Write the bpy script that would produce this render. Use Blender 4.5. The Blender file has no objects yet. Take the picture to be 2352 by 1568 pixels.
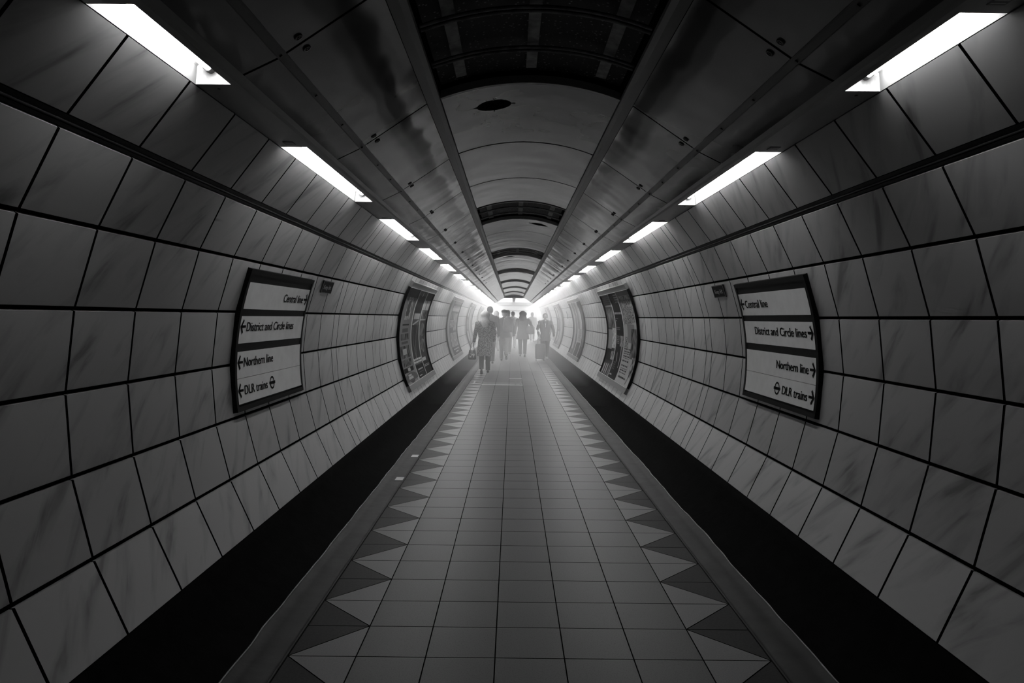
import bpy, bmesh, math, random
from mathutils import Vector, Matrix, noise as mnoise
random.seed(7)
PI = math.pi
S = bpy.context.scene
COL = S.collection

# ------------------------------------------------------------------ camera
R = 1.8            # tunnel radius
H = 1.47           # camera height
ZC = H - 0.175*R   # height of the tunnel axis
cam_d = bpy.data.cameras.new('camera'); cam = bpy.data.objects.new('camera', cam_d); COL.objects.link(cam)
cam_d.sensor_width = 36; cam_d.lens = 1619/2352*36
cam_d.shift_y = -55/2352; cam_d.shift_x = -1/2352
cam_d.clip_start = 0.02
ROLL = math.radians(0.6)
cam.matrix_world = Matrix.Translation((-0.09, 0, H)) @ Matrix.Rotation(PI/2, 4, 'X') @ Matrix.Rotation(ROLL, 4, 'Z')
S.camera = cam
# ------------------------------------------------------------------ world, exposure
w = bpy.data.worlds.new('world'); S.world = w; w.use_nodes = True
w.node_tree.nodes['Background'].inputs[0].default_value = (0, 0, 0, 1)
w.node_tree.nodes['Background'].inputs[1].default_value = 0
S.view_settings.view_transform = 'Standard'; S.view_settings.look = 'None'
S.view_settings.gamma = 1; S.view_settings.use_curve_mapping = False
S.view_settings.exposure = 0.0
S.cycles.use_denoising = True
S.cycles.use_adaptive_sampling = True; S.cycles.adaptive_threshold = .06; S.cycles.adaptive_min_samples = 16
S.cycles.max_bounces = 6; S.cycles.diffuse_bounces = 4; S.cycles.glossy_bounces = 3
S.cycles.volume_bounces = 1; S.cycles.transmission_bounces = 2
S.cycles.sample_clamp_indirect = 4.0
S.cycles.caustics_reflective = False; S.cycles.caustics_refractive = False
# lamps: output per tube, ramped up along the passage to darken the near end
def lamp_power(y):
    t = min(1.0, max(0.0, (y-2.5)/13.0))
    u = min(1.0, max(0.0, (y-15.0)/14.0))
    return 35.0 + 172.0*t**1.3 + 45.0*u

Y0, YE = -3.5, 44.0     # near and far end of the passage

# ------------------------------------------------------------------ materials
def nt(m):
    return m.node_tree.nodes, m.node_tree.links
def mat(name, c, rough=.5, metal=0.0, spec=.5):
    m = bpy.data.materials.new(name); m.use_nodes = True
    b = m.node_tree.nodes['Principled BSDF']
    if not isinstance(c, tuple): c = (c, c, c)
    b.inputs['Base Color'].default_value = (*c, 1); b.inputs['Roughness'].default_value = rough
    b.inputs['Metallic'].default_value = metal; b.inputs['Specular IOR Level'].default_value = spec
    return m
def noise_mat(name, c0, c1, scale=5, rough=.5, metal=0, spec=.5, bump=0, detail=3, stretch=(1,1,1), rot=(0,0,0), lo=.35, hi=.65, rough2=None, bscale=None):
    m = mat(name, c0, rough, metal, spec); n, l = nt(m); b = n['Principled BSDF']
    g = n.new('ShaderNodeNewGeometry'); mp = n.new('ShaderNodeMapping')
    mp.inputs['Rotation'].default_value = rot
    mp2 = n.new('ShaderNodeMapping'); mp2.inputs['Scale'].default_value = stretch
    l.new(g.outputs['Position'], mp.inputs['Vector']); l.new(mp.outputs[0], mp2.inputs['Vector'])
    t = n.new('ShaderNodeTexNoise'); t.inputs['Scale'].default_value = scale; t.inputs['Detail'].default_value = detail
    l.new(mp2.outputs[0], t.inputs['Vector'])
    r = n.new('ShaderNodeValToRGB'); r.color_ramp.elements[0].position = lo; r.color_ramp.elements[1].position = hi
    r.color_ramp.elements[0].color = (c0, c0, c0, 1); r.color_ramp.elements[1].color = (c1, c1, c1, 1)
    l.new(t.outputs['Fac'], r.inputs[0]); l.new(r.outputs[0], b.inputs['Base Color'])
    if rough2 is not None:
        mr = n.new('ShaderNodeMapRange'); mr.inputs[3].default_value = rough; mr.inputs[4].default_value = rough2
        l.new(t.outputs['Fac'], mr.inputs[0]); l.new(mr.outputs[0], b.inputs['Roughness'])
    if bump:
        t2 = n.new('ShaderNodeTexNoise'); t2.inputs['Scale'].default_value = bscale or scale*3; t2.inputs['Detail'].default_value = 2
        l.new(g.outputs['Position'], t2.inputs['Vector'])
        bp = n.new('ShaderNodeBump'); bp.inputs['Strength'].default_value = bump; bp.inputs['Distance'].default_value = .01
        l.new(t2.outputs['Fac'], bp.inputs['Height']); l.new(bp.outputs[0], b.inputs['Normal'])
    return m

def panel_mat(name, sign):
    """satin off-white enamel wall panel printed with diagonal marble veins"""
    m = mat(name, .3, .29); n, l = nt(m); b = n['Principled BSDF']
    g = n.new('ShaderNodeNewGeometry')
    sep = n.new('ShaderNodeSeparateXYZ'); l.new(g.outputs['Position'], sep.inputs[0])
    # (along, up) rotated by about 55 degrees, squeezed
    a = math.radians(-44)*sign
    def lin(ky, kz, k):
        m1 = n.new('ShaderNodeMath'); m1.operation = 'MULTIPLY'; m1.inputs[1].default_value = ky*k; l.new(sep.outputs['Y'], m1.inputs[0])
        m2 = n.new('ShaderNodeMath'); m2.operation = 'MULTIPLY_ADD'; m2.inputs[1].default_value = kz*k; l.new(sep.outputs['Z'], m2.inputs[0]); l.new(m1.outputs[0], m2.inputs[2])
        return m2.outputs[0]
    u = lin(math.cos(a), math.sin(a), 1.0); v = lin(-math.sin(a), math.cos(a), 4.2)
    cx = n.new('ShaderNodeCombineXYZ'); l.new(u, cx.inputs[0]); l.new(v, cx.inputs[1]); cx.inputs[2].default_value = 3.1*sign
    t = n.new('ShaderNodeTexNoise'); t.inputs['Scale'].default_value = 2.3; t.inputs['Detail'].default_value = 4; t.inputs['Distortion'].default_value = .5
    l.new(cx.outputs[0], t.inputs['Vector'])
    r = n.new('ShaderNodeValToRGB'); e = r.color_ramp.elements
    e[0].position = .29; e[0].color = (.16, .16, .16, 1); e[1].position = .5; e[1].color = (.37, .37, .37, 1)
    x = r.color_ramp.elements.new(.385); x.color = (.30, .30, .30, 1)
    l.new(t.outputs['Fac'], r.inputs[0])
    at = n.new('ShaderNodeAttribute'); at.attribute_name = 'tone'
    mx = n.new('ShaderNodeMix'); mx.data_type = 'RGBA'; mx.blend_type = 'MULTIPLY'; mx.inputs[0].default_value = 1
    l.new(r.outputs[0], mx.inputs[6]); l.new(at.outputs['Fac'], mx.inputs[7]); l.new(mx.outputs[2], b.inputs['Base Color'])
    return m

M = {}
M['panel_left'] = panel_mat('marbled wall panel left', -1)
M['panel_right'] = panel_mat('marbled wall panel right', 1)
M['joint'] = mat('dark joint', .002, .9, spec=.02)
M['rail'] = mat('dark rail', .008, .5, spec=.15)
M['rail_ridge'] = mat('rail ridge', .025, .4)
M['skirting'] = noise_mat('black skirting', .002, .004, 14, .9, spec=.02, bump=.1)
M['tile'] = noise_mat('terrazzo floor tile', .072, .102, 170, .40, detail=2, rough2=.46, spec=.08, lo=.3, hi=.5)
M['tile_dark'] = noise_mat('dark floor tile', .018, .026, 90, .45, detail=2, spec=.05)
M['tile_light'] = noise_mat('pale floor tile', .135, .165, 170, .42, detail=2, spec=.08)
M['grout'] = mat('grout', .002, .95, spec=.02)
M['margin'] = noise_mat('dark screed margin', .012, .024, 6, .6, spec=.12, detail=5, bump=.15)
M['bead'] = noise_mat('sealant bead', .10, .2, 10, .5)
M['ceiling'] = noise_mat('glossy ceiling panel', .08, .11, 1.7, .07, detail=3, bump=1.6, bscale=1.3, rough2=.12, spec=.9)
M['vault'] = noise_mat('glossy vault panel', .085, .115, 3, .1, detail=5, bump=1.3, bscale=1.2, rough2=.15, spec=.5)
M['ceil_rail'] = mat('ceiling rail', .022, .4)
M['vault_rail'] = mat('vault rail', .26, .4)
M['casing'] = noise_mat('light casing', .16, .2, 3, .3)
M['void'] = mat('near black void', .004, .9)  # one flat near-black for openings and their backing
M['rib'] = noise_mat('dusty steel', .16, .32, 20, .6)
M['reflector'] = mat('white reflector', .22, .6)
M['end_plate'] = noise_mat('light end plate', .45, .75, 30, .4)
M['screw'] = mat('screw', .02, .4)
M['sign_frame'] = mat('black sign frame', .006, .5, spec=.06)
M['sign_plate'] = noise_mat('white sign plate', .74, .8, 12, .25)
M['ink'] = mat('black ink', .004, .6, spec=.03)
M['notice'] = mat('black notice', .006, .5, spec=.06)
M['notice_ink'] = mat('white notice ink', .55, .5)
M['alu'] = mat('grey aluminium frame', .10, .4, spec=.2)
M['alu_light'] = mat('bright aluminium edge', .6, .3)
M['frame_dark'] = mat('dark frame edge', .006, .5, spec=.08)
for k, v in {'p0': .006, 'p1': .03, 'p2': .09, 'p3': .2, 'p4': .38, 'p5': .6}.items():
    M[k] = mat('poster ink '+k, v, .5, spec=.02)
M['pn_dark'] = noise_mat('poster picture dark', .006, .22, 18, .5, spec=.02, detail=5, lo=.42, hi=.62, stretch=(1,1,.35))
M['pn_mid'] = noise_mat('poster picture mid', .02, .4, 16, .5, spec=.02, detail=6, lo=.4, hi=.6, stretch=(1,1,.5))
M['pn_light'] = noise_mat('poster picture light', .12, .5, 14, .5, spec=.02, detail=5, lo=.38, hi=.6)
M['pn_leaf'] = noise_mat('poster picture speckle', .015, .45, 45, .5, spec=.02, detail=3, lo=.42, hi=.55)
M['hall'] = mat('pale hall wall', .62, .5)
M['sticker'] = mat('pale sticker', .4, .5)

# ------------------------------------------------------------------ mesh helpers
class MB:
    def __init__(s): s.v = []; s.f = []; s.mi = []; s.mats = []; s.tone = []; s.smooth = []
    def slot(s, m):
        if m not in s.mats: s.mats.append(m)
        return s.mats.index(m)
    def poly(s, pts, m, tone=1.0, sm=False):
        b = len(s.v); s.v += [tuple(p) for p in pts]; s.f.append(tuple(range(b, b+len(pts)))); s.mi.append(s.slot(m)); s.tone.append(tone); s.smooth.append(sm)
    def grid(s, rows, m, sm=True, closed=False, tone=1.0):
        b = len(s.v); n = len(rows[0])
        for r in rows: s.v += [tuple(p) for p in r]
        for i in range(len(rows)-1):
            for j in range(n if closed else n-1):
                k = (j+1) % n
                s.f.append((b+i*n+j, b+i*n+k, b+(i+1)*n+k, b+(i+1)*n+j)); s.mi.append(s.slot(m)); s.tone.append(tone); s.smooth.append(sm)
    def cap(s, ring, m): s.poly(ring, m)
    def box(s, x0, x1, y0, y1, z0, z1, m):
        P = [(x0,y0,z0),(x1,y0,z0),(x1,y1,z0),(x0,y1,z0),(x0,y0,z1),(x1,y0,z1),(x1,y1,z1),(x0,y1,z1)]
        for q in ((0,3,2,1),(4,5,6,7),(0,1,5,4),(1,2,6,5),(2,3,7,6),(3,0,4,7)): s.poly([P[i] for i in q], m)
    def tube(s, path, r, m, n=8, caps=True):
        path = [Vector(p) for p in path]; rows = []
        for i, p in enumerate(path):
            d = (path[min(i+1, len(path)-1)]-path[max(i-1, 0)]).normalized()
            up = Vector((0,0,1)) if abs(d.z) < .9 else Vector((0,1,0))
            a = d.cross(up).normalized(); b = a.cross(d)
            rr = r[i] if isinstance(r, (list, tuple)) else r
            rows.append([p+(a*math.cos(t)+b*math.sin(t))*rr for t in (2*PI*k/n for k in range(n))])
        s.grid(rows, m, closed=True)
        if caps: s.cap(rows[0][::-1], m); s.cap(rows[-1], m)
    def rings(s, rings, m, cap=True):
        s.grid(rings, m, closed=True)
        if cap: s.cap(rings[0][::-1], m); s.cap(rings[-1], m)
    def build(s, name, parent=None, origin=None):
        me = bpy.data.meshes.new(name)
        o_ = Vector(origin) if origin else Vector((0,0,0))
        me.from_pydata([tuple(Vector(p)-o_) for p in s.v], [], s.f)
        for m in s.mats: me.materials.append(m if not isinstance(m, str) else M[m])
        me.polygons.foreach_set('material_index', s.mi); me.polygons.foreach_set('use_smooth', s.smooth)
        at = me.attributes.new('tone', 'FLOAT', 'FACE'); at.data.foreach_set('value', s.tone)
        me.update()
        o = bpy.data.objects.new(name, me); COL.objects.link(o)
        if parent: o.parent = parent; 
        else: o.location = o_
        if parent and origin: o.location = o_
        return o
def recalc(o):
    bm = bmesh.new(); bm.from_mesh(o.data); bmesh.ops.recalc_face_normals(bm, faces=bm.faces); bm.to_mesh(o.data); bm.free(); return o
def weld(o, d=1e-5):
    bm = bmesh.new(); bm.from_mesh(o.data); bmesh.ops.remove_doubles(bm, verts=bm.verts, dist=d); bmesh.ops.recalc_face_normals(bm, faces=bm.faces); bm.to_mesh(o.data); bm.free(); return o
def tag(o, label=None, cat=None, group=None, kind=None):
    if label: o['label'] = label
    if cat: o['category'] = cat
    if group: o['group'] = group
    if kind: o['kind'] = kind
    return o
def empty(name, loc, rz=0):
    o = bpy.data.objects.new(name, None); COL.objects.link(o); o.location = loc; o.rotation_euler.z = rz; o.empty_display_size = .1; return o
def P(side, ang, rad, y):
    """a point on the lining: side -1 left, 1 right; ang degrees above the axis; rad metres from the axis"""
    a = math.radians(ang); return (side*rad*math.cos(a), y, ZC+rad*math.sin(a))
def A(side, a, z, y):
    """a point of the ceiling profile: half width and height above the eye, in radii"""
    return (side*a*R, y, H+z*R)

# ------------------------------------------------------------------ joints along the passage
STEP = .2435*R; PH = 2.232*R
joints = []
y = PH
while y > Y0: y -= STEP
y += STEP
k = 0
ys = []
narrow0 = 3.70*R
while y < narrow0+.05: ys.append(y); y += STEP
ys[-1] = narrow0
y = narrow0 + .105*R
while y < YE:
    for i in range(26):
        if y >= YE: break
        ys.append(y); y += STEP
    if y < YE: ys.append(y); y += .105*R
ys = [Y0] + ys + [YE]
SEAMS = [-30.6, -20.4, -10.1, .25, 10.6, 20.9, 31.2]

def wall(side, name):
    mb = MB(); pm = 'panel_left' if side < 0 else 'panel_right'
    rnd = random.Random(3+side)
    rows = [(SEAMS[i]+ (.2 if i else 0), SEAMS[i+1]-(.2 if i < 5 else .75)) for i in range(6)] + [(31.2+.75, 42.2)]
    g = .0042
    for a0, a1 in rows:
        for i in range(len(ys)-1):
            y0, y1 = ys[i]+g, ys[i+1]-g
            if y1-y0 < .02: continue
            tn = rnd.uniform(.93, 1.07)
            o = [Vector(P(side, a, R+.012, yy)) for a, yy in ((a0,y0),(a0,y1),(a1,y1),(a1,y0))]
            da = math.degrees(.0035/R)
            n_ = [Vector(P(side, a, R, yy)) for a, yy in ((a0+da,y0+.003),(a0+da,y1-.003),(a1-da,y1-.003),(a1-da,y0+.003))]
            mb.poly(n_, pm, tn)
            for q in range(4):
                r_ = (q+1) % 4; mb.poly([o[q], o[r_], n_[r_], n_[q]], pm if q == 2 else 'joint', tn)
    # dark backing seen through the joints
    angs = [-31+ i*2.425 for i in range(31)]
    mb.grid([[P(side, a, R+.03, yy) for a in angs] for yy in (Y0, YE)], 'joint')
    o = mb.build(name); tag(o, kind='structure')
    # mesh faces only matter from inside; normals handled by Cycles
    return o
wall(-1, 'wall_left'); wall(1, 'wall_right')
for n_, side in ((1, -1), (2, 1)):
    mb = MB()
    prof = [(30.45, R+.012), (30.55, R+.008), (30.95, R+.008), (31.0, R+.014), (31.12, R+.014), (31.16, R+.001), (31.3, R+.001), (31.36, R+.010), (31.9, R+.010), (31.95, R+.014)]
    for q in range(len(prof)-1):
        m_ = 'rail_ridge' if 4 <= q <= 6 else 'rail'
        mb.poly([P(side, *prof[q], Y0), P(side, *prof[q], YE), P(side, *prof[q+1], YE), P(side, *prof[q+1], Y0)], m_)
    tag(mb.build('trim_%d' % n_), kind='structure')

# ------------------------------------------------------------------ floor
FX = .75; TW = .30; FE = 1.045; ROW = .30; FY = 3.044
def edge_x(side, y):
    return side*(1.23 + .012*mnoise.noise(Vector((side*5.3, y*1.3, 0))) + .006*mnoise.noise(Vector((side*9.3, y*4.7, 0))))
mb = MB(); g = .0028
j0 = int((Y0-FY)/ROW)-1; j1 = int((58-FY)/ROW)+1
rnd = random.Random(5)
def tile(pts, m):
    c = sum((Vector(p) for p in pts), Vector())/len(pts)
    t = rnd.uniform(.93, 1.07)
    top = []
    for i, p in enumerate(pts):
        # inset each edge by g
        a = Vector(pts[i-1]); b = Vector(p); c2 = Vector(pts[(i+1) % len(pts)])
        d1 = (b-a).normalized(); d2 = (c2-b).normalized()
        n1 = Vector((-d1.y, d1.x, 0)); n2 = Vector((-d2.y, d2.x, 0))
        kk = 1+n1.dot(n2); top.append(b + (n1+n2)*(g/max(kk, .25)))
    mb.poly(top, m, t)
    for i in range(len(top)):
        a = top[i]; b = top[(i+1) % len(top)]
        mb.poly([a, b, b-Vector((0,0,.006)), a-Vector((0,0,.006))], 'grout')
for j in range(j0, j1):
    ya = FY+j*ROW; yb = ya+ROW
    for c in range(5):
        xa = -FX+c*TW
        tile([(xa,ya,0),(xa+TW,ya,0),(xa+TW,yb,0),(xa,yb,0)], 'tile_light' if 15.2 < ya < 15.9 and c < 3 else 'tile')
    # toothed border: light half-teeth point outwards on even joints, dark ones inwards on odd joints
    for s in (-1, 1):
        even = (j % 2 == 0)
        yt, yo = (ya, yb) if even else (yb, ya)      # light apex line, dark apex line
        li = [(s*FX, yt, 0), (s*FE, yt, 0), (s*FX, yo, 0)]
        dk = [(s*FE, yt, 0), (s*FE, yo, 0), (s*FX, yo, 0)]
        for pts, m_ in ((li, 'tile_light'), (dk, 'tile_dark')):
            ar = (pts[1][0]-pts[0][0])*(pts[2][1]-pts[0][1])-(pts[1][1]-pts[0][1])*(pts[2][0]-pts[0][0])
            tile(pts if ar > 0 else pts[::-1], m_)
mb.poly([(-FE-.01,Y0,-.005),(FE+.01,Y0,-.005),(FE+.01,58,-.005),(-FE-.01,58,-.005)], 'grout')
for s in (-1, 1):
    rows = []; yy = Y0
    while yy < YE+.01:
        e = edge_x(s, yy)
        rows.append([(s*(FE+.004), yy, -.005), (s*(FE+.004), yy, .001), (s*(FE+.012), yy, .002), (s*(FE+.018), yy, -.003), (s*(FE+.024), yy, .001), (s*1.17, yy, .002), (e-s*.03, yy, .006), (e, yy, .02)]); yy += .06
    mb.grid(rows, 'margin')
    mb.poly([(s*FE, YE, 0), (s*4, YE, 0), (s*4, 58, 0), (s*FE, 58, 0)], 'tile_light')
tag(mb.build('floor'), kind='structure')
for n_, s in ((1, -1), (2, 1)):
    nm = 'baseboard_left' if s < 0 else 'baseboard_right'
    mb = MB(); rows = []; yy = Y0
    p1 = P(s, -30.85, R-.004, 0)
    while yy < YE+.01:
        e = edge_x(s, yy); r_ = []
        for q in range(9):
            t = q/8
            # concave cove from the panel foot to the margin
            cx = e + (p1[0]-e)*t; cz = .012 + (p1[2]-.012)*t
            bulge = .045*math.sin(PI*t)
            r_.append((cx + s*bulge*.65, yy, cz - bulge*.75*(1-t*.2) if t > 0 else cz))
        r_[0] = (e, yy, .014)
        r_ = [(a, b, max(c, .006)) for a, b, c in r_]
        r_.append((p1[0]+s*.03, yy, p1[2]+.004))
        rows.append(r_); yy += .12
    mb.grid(rows, 'skirting'); tag(mb.build(nm), kind='structure')
    mb = MB(); path = []; yy = Y0
    while yy < YE: path.append((edge_x(s, yy)-s*.002+s*.003*mnoise.noise(Vector((0, yy*6, s))), yy, .019)); yy += .06
    mb.tube(path, .0045, 'bead', 5); tag(mb.build('trim_%d' % (2+n_)), kind='structure')

# ------------------------------------------------------------------ ceiling
UZ = .497
PERIOD = 1.535*R
lamps = [(1.133*R, 1.525*R)]
yy = 2.085*R
while yy + .985*R < YE: lamps.append((yy, yy+.985*R)); yy += PERIOD
AO, AI, AL = .7405, .664, .632       # outer lip, inner lip of the aperture, inner edge of the casing
mb = MB()
for s in (-1, 1):
    # casing: underside between the lamps, then the folded inner face
    segs = []; prev = Y0
    for a, b in lamps: segs.append((prev, a)); prev = b
    segs.append((prev, YE))
    for a, b in segs:
        mb.poly([A(s, AO, UZ, a), A(s, AO, UZ, b), A(s, AI, UZ, b), A(s, AI, UZ, a)], 'casing')
    for a, b, c, d in ((AO, UZ, AO+.002, UZ+.045), (AI, UZ, AL+.014, UZ), (AL+.014, UZ, AL+.004, UZ+.003), (AL+.004, UZ+.003, AL-.006, UZ+.011)):
        mb.poly([A(s, a, b, Y0), A(s, a, b, YE), A(s, c, d, YE), A(s, c, d, Y0)], 'casing')
    mb.poly([A(s, AO+.002, UZ+.045, Y0), A(s, AO+.002, UZ+.045, YE), A(s, AO+.03, UZ+.045, YE), A(s, AO+.03, UZ+.045, Y0)], 'void')
o = mb.build('trim_5'); tag(o, kind='structure')

cj = []; y = 1.495*R
while y > Y0: y -= .80*R
while y < YE: cj.append(y); y += .80*R
cj[0] = Y0; cj.append(YE)
mb = MB()
rnd = random.Random(11)
C0 = (AL-.006, UZ+.011); C1 = (.552, .5445); C2 = (.535, .556); C3 = (.336, .692)
for s in (-1, 1):
    for i in range(len(cj)-1):
        y0, y1 = cj[i]+.008, cj[i+1]-.008
        for c0, c1 in ((C0, C1), (C2, C3)):
            # slightly dished sheet: subdivided so reflections ripple
            rows = []
            for q in range(7):
                t = q/6; r_ = []
                for e in range(7):
                    u = e/6
                    a = c0[0]+(c1[0]-c0[0])*t; z = c0[1]+(c1[1]-c0[1])*t
                    sag = .0016*(1-(2*u-1)**2)*(1-(2*t-1)**2)*rnd.uniform(.8, 1.2)
                    r_.append(A(s, a, z-sag, y0+(y1-y0)*u))
                rows.append(r_)
            mb.grid(rows, 'ceiling')
    # backing above the joints
    for c0, c1 in ((C0, C1), (C2, C3)):
        mb.poly([A(s, c0[0], c0[1]+.008, Y0), A(s, c0[0], c0[1]+.008, YE), A(s, c1[0], c1[1]+.008, YE), A(s, c1[0], c1[1]+.008, Y0)], 'joint')
    # rail between the two rows of panels
    pr = [(C1[0], C1[1]+.008), (C1[0], C1[1]-.002), (C1[0]-.003, C1[1]-.001), (C2[0]+.003, C2[1]-.004), (C2[0], C2[1]-.001), (C2[0], C2[1]+.008)]
    for q in range(len(pr)-1): mb.poly([A(s, *pr[q], Y0), A(s, *pr[q], YE), A(s, *pr[q+1], YE), A(s, *pr[q+1], Y0)], 'ceil_rail')
    # vault rail: dark reveal, pale flange
    V0 = .290; VZ = .700
    pr = [(C3[0], C3[1]+.01, 'joint'), (C3[0]-.002, C3[1]-.0, 'ceil_rail'), (.309, VZ-.002, 'vault_rail'), (.291, VZ-.002, 'vault_rail'), (.289, VZ+.006, 'joint'), (.289, VZ+.03, 'joint')]
    for q in range(len(pr)-1): mb.poly([A(s, *pr[q][:2], Y0), A(s, *pr[q][:2], YE), A(s, *pr[q+1][:2], YE), A(s, *pr[q+1][:2], Y0)], pr[q][2])
VR = (.290**2+.054**2)/(2*.054)
def vz(a, up=0): return VZ + .054 - VR + math.sqrt(VR*VR-a*a) + up
VP = .7755*R; VY = 2.25*R
holes = {0: (-.122, 2.475), 1: (.150, 5.585), 2: (-.105, 8.68), 3: (.13, 11.78)}
grilles = []; kk = -3
def vault_panel(y0, y1, hole=None):
    n = 24
    if hole:
        hx, hy = hole; hr = .060
        n = 40; my = 40
    else: my = 4
    aa = [-.287+.574*i/n for i in range(n+1)]; yy_ = [y0+(y1-y0)*i/my for i in range(my+1)]
    if not hole:
        mb.grid([[A(1, a, vz(a), y) for a in aa] for y in yy_], 'vault')
    else:
        # ring of quads from the hole's edge out to the panel's border
        N = 96; rings_ = []
        cxx, cyy = hx, hy*R
        def border(t):
            dx, dy = math.cos(t), math.sin(t)
            ks = []
            if dx > 1e-9: ks.append((.287-cxx)*R/dx)
            if dx < -1e-9: ks.append((-.287-cxx)*R/dx)
            if dy > 1e-9: ks.append((y1-cyy)/dy)
            if dy < -1e-9: ks.append((y0-cyy)/dy)
            return min(ks)
        # snap four directions onto the corners
        ts = [2*PI*i/N for i in range(N)]
        for c in ((.287, y1), (-.287, y1), (-.287, y0), (.287, y0)):
            t = math.atan2(c[1]-cyy, (c[0]-cxx)*R) % (2*PI)
            i = min(range(N), key=lambda q: abs((ts[q]-t+PI) % (2*PI)-PI)); ts[i] = t
        for f in (0, .08, .2, .4, .6, .8, 1):
            r_ = []
            for t in ts:
                d = hr*R+(border(t)-hr*R)*f
                a = cxx+math.cos(t)*d/R; r_.append(A(1, a, vz(a), cyy+math.sin(t)*d))
            rings_.append(r_)
        mb.grid(rings_, 'vault', closed=True)
        lip = [[(p[0], p[1], p[2]+dz) for p in rings_[0]] for dz in (0, .05)]
        mb.grid(lip, 'void', closed=True)
        mb.poly(lip[-1], 'void')
        for t in (0, PI/2, PI, 3*PI/2):       # fixing slots
            d = hr*R+.012; a = cxx+math.cos(t)*d/R; p = A(1, a, vz(a)-.001, cyy+math.sin(t)*d)
            ddx, ddy = (.014, .004) if abs(math.cos(t)) > .5 else (.004, .014)
            mb.box(p[0]-ddx, p[0]+ddx, p[1]-ddy, p[1]+ddy, p[2]-.002, p[2]+.004, 'screw')
base = VY - 4*VP*2
k = -2
while True:
    ys0 = VY + k*4*VP          # far edge of grille k
    if ys0 - VP > YE: break
    grilles.append((ys0-VP, ys0))
    for q in range(3):
        a, b = ys0+q*VP+.012, ys0+(q+1)*VP-.012
        if b < Y0 or b > YE: continue
        vault_panel(max(a, Y0), b, holes.get(k) if q == 0 else None)
    # cover strips at the seams
    for q in range(1, 4):
        yb = ys0+q*VP
        if yb > YE or yb < Y0: continue
        aa = [-.287+.574*i/24 for i in range(25)]
        if q < 3:
            for dy in (-.0035,):
                mb.grid([[A(1, a, vz(a)-.0022, yb+dy) for a in aa], [A(1, a, vz(a)-.0022, yb+dy+.007) for a in aa]], 'vault_rail')
            mb.grid([[A(1, a, vz(a)+.006, yb-.016) for a in aa], [A(1, a, vz(a)+.006, yb+.016) for a in aa]], 'joint')
    for yb in (ys0, ys0-VP):      # pale angle round each grille opening
        if yb > YE or yb < Y0: continue
        sgn = 1 if yb == ys0 else -1
        aa = [-.287+.574*i/24 for i in range(25)]
        mb.grid([[A(1, a, vz(a)+.02, yb) for a in aa], [A(1, a, vz(a)-.004, yb) for a in aa], [A(1, a, vz(a)-.004, yb+sgn*.03) for a in aa]], 'vault_rail', sm=False)
    k += 1
# dark shell above everything
shell = [(-.30, .70), (-.30, .90), (.30, .90), (.30, .70)]
for q in range(3): mb.poly([A(1, *shell[q], Y0), A(1, *shell[q], YE), A(1, *shell[q+1], YE), A(1, *shell[q+1], Y0)], 'void')
ceiling = mb.build('ceiling'); tag(ceiling, kind='structure')
# quarter-turn fasteners beside each joint, and screws on the rails
fm = MB()
ring = lambda r, z: [(r*math.cos(t), r*math.sin(t), z) for t in (2*PI*i/16 for i in range(16))]
fm.grid([ring(.017, .002), ring(.017, -.004), ring(.011, -.005), ring(.009, -.001), ring(.004, -.001), ring(.004, -.005)], 'screw', closed=True)
fm.poly(ring(.004, -.005), 'screw')
fast0 = None
slope = math.atan2((C3[1]-C2[1]), (C2[0]-C3[0]))
for s in (-1, 1):
    for yj in cj[1:-1]:
        if yj < 1.0 or yj > 22: continue
        for d in (-.055, .055):
            if fast0 is None: fast0 = fm.build('fastener', ceiling); o = fast0
            else: o = fast0.copy(); COL.objects.link(o); o.parent = ceiling
            t = .17
            o.location = A(s, C2[0]+(C3[0]-C2[0])*t, C2[1]+(C3[1]-C2[1])*t-.001, yj+d)
            o.rotation_euler = (0, s*slope, 0)
sm_ = MB(); sm_.box(-.006, .006, -.006, .006, -.003, .003, 'screw'); scr0 = None
for s in (-1, 1):
    y = 2.2
    while y < 12:
        if scr0 is None: scr0 = sm_.build('screw', ceiling); o = scr0
        else: o = scr0.copy(); COL.objects.link(o); o.parent = ceiling
        o.location = A(s, (C1[0]+C2[0])/2, (C1[1]+C2[1])/2-.004, y); o.rotation_euler = (0, s*slope, 0)
        y += .48

# ceiling grilles
def make_grille(y0, y1, label):
    e = empty('ceiling_grille', (0, y0, H+.70*R)); L = y1-y0
    def pt(a, up, y): 
        q = A(1, a, vz(a)+up, y); return (q[0], q[1], q[2]-(H+.70*R))
    mb = MB(); aa = [-.284+.568*i/20 for i in range(21)]
    mb.grid([[pt(a, .035, y) for a in aa] for y in (.01, L-.01)], 'mesh')
    mb.build('mesh_sheet', e)
    for f in (.33, .66):
        m1 = MB()
        for dy in (-.022, .022):
            m1.tube([pt(a, .004, L*f+dy) for a in aa], .009, 'rib', 5)
        m1.grid([[pt(a, .008, L*f-.02) for a in aa], [pt(a, .008, L*f+.02) for a in aa]], 'void')
        m1.build('rib', e)
    for a in (-.215, 0, .215):
        m1 = MB()
        m1.grid([[pt(a-.016, .02, y), pt(a+.016, .02, y)] for y in (.06, L*.33, L*.66, L-.12)], 'rib'); m1.build('strap', e)
    tag(e, label, 'grille', 'vent grilles in the vault')
    return e
mm = mat('perforated mesh', .006, .7); M['mesh'] = mm; n, l = nt(mm); b = n['Principled BSDF']
g_ = n.new('ShaderNodeNewGeometry'); vo = n.new('ShaderNodeTexVoronoi'); vo.inputs['Scale'].default_value = 38; l.new(g_.outputs['Position'], vo.inputs['Vector'])
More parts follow.
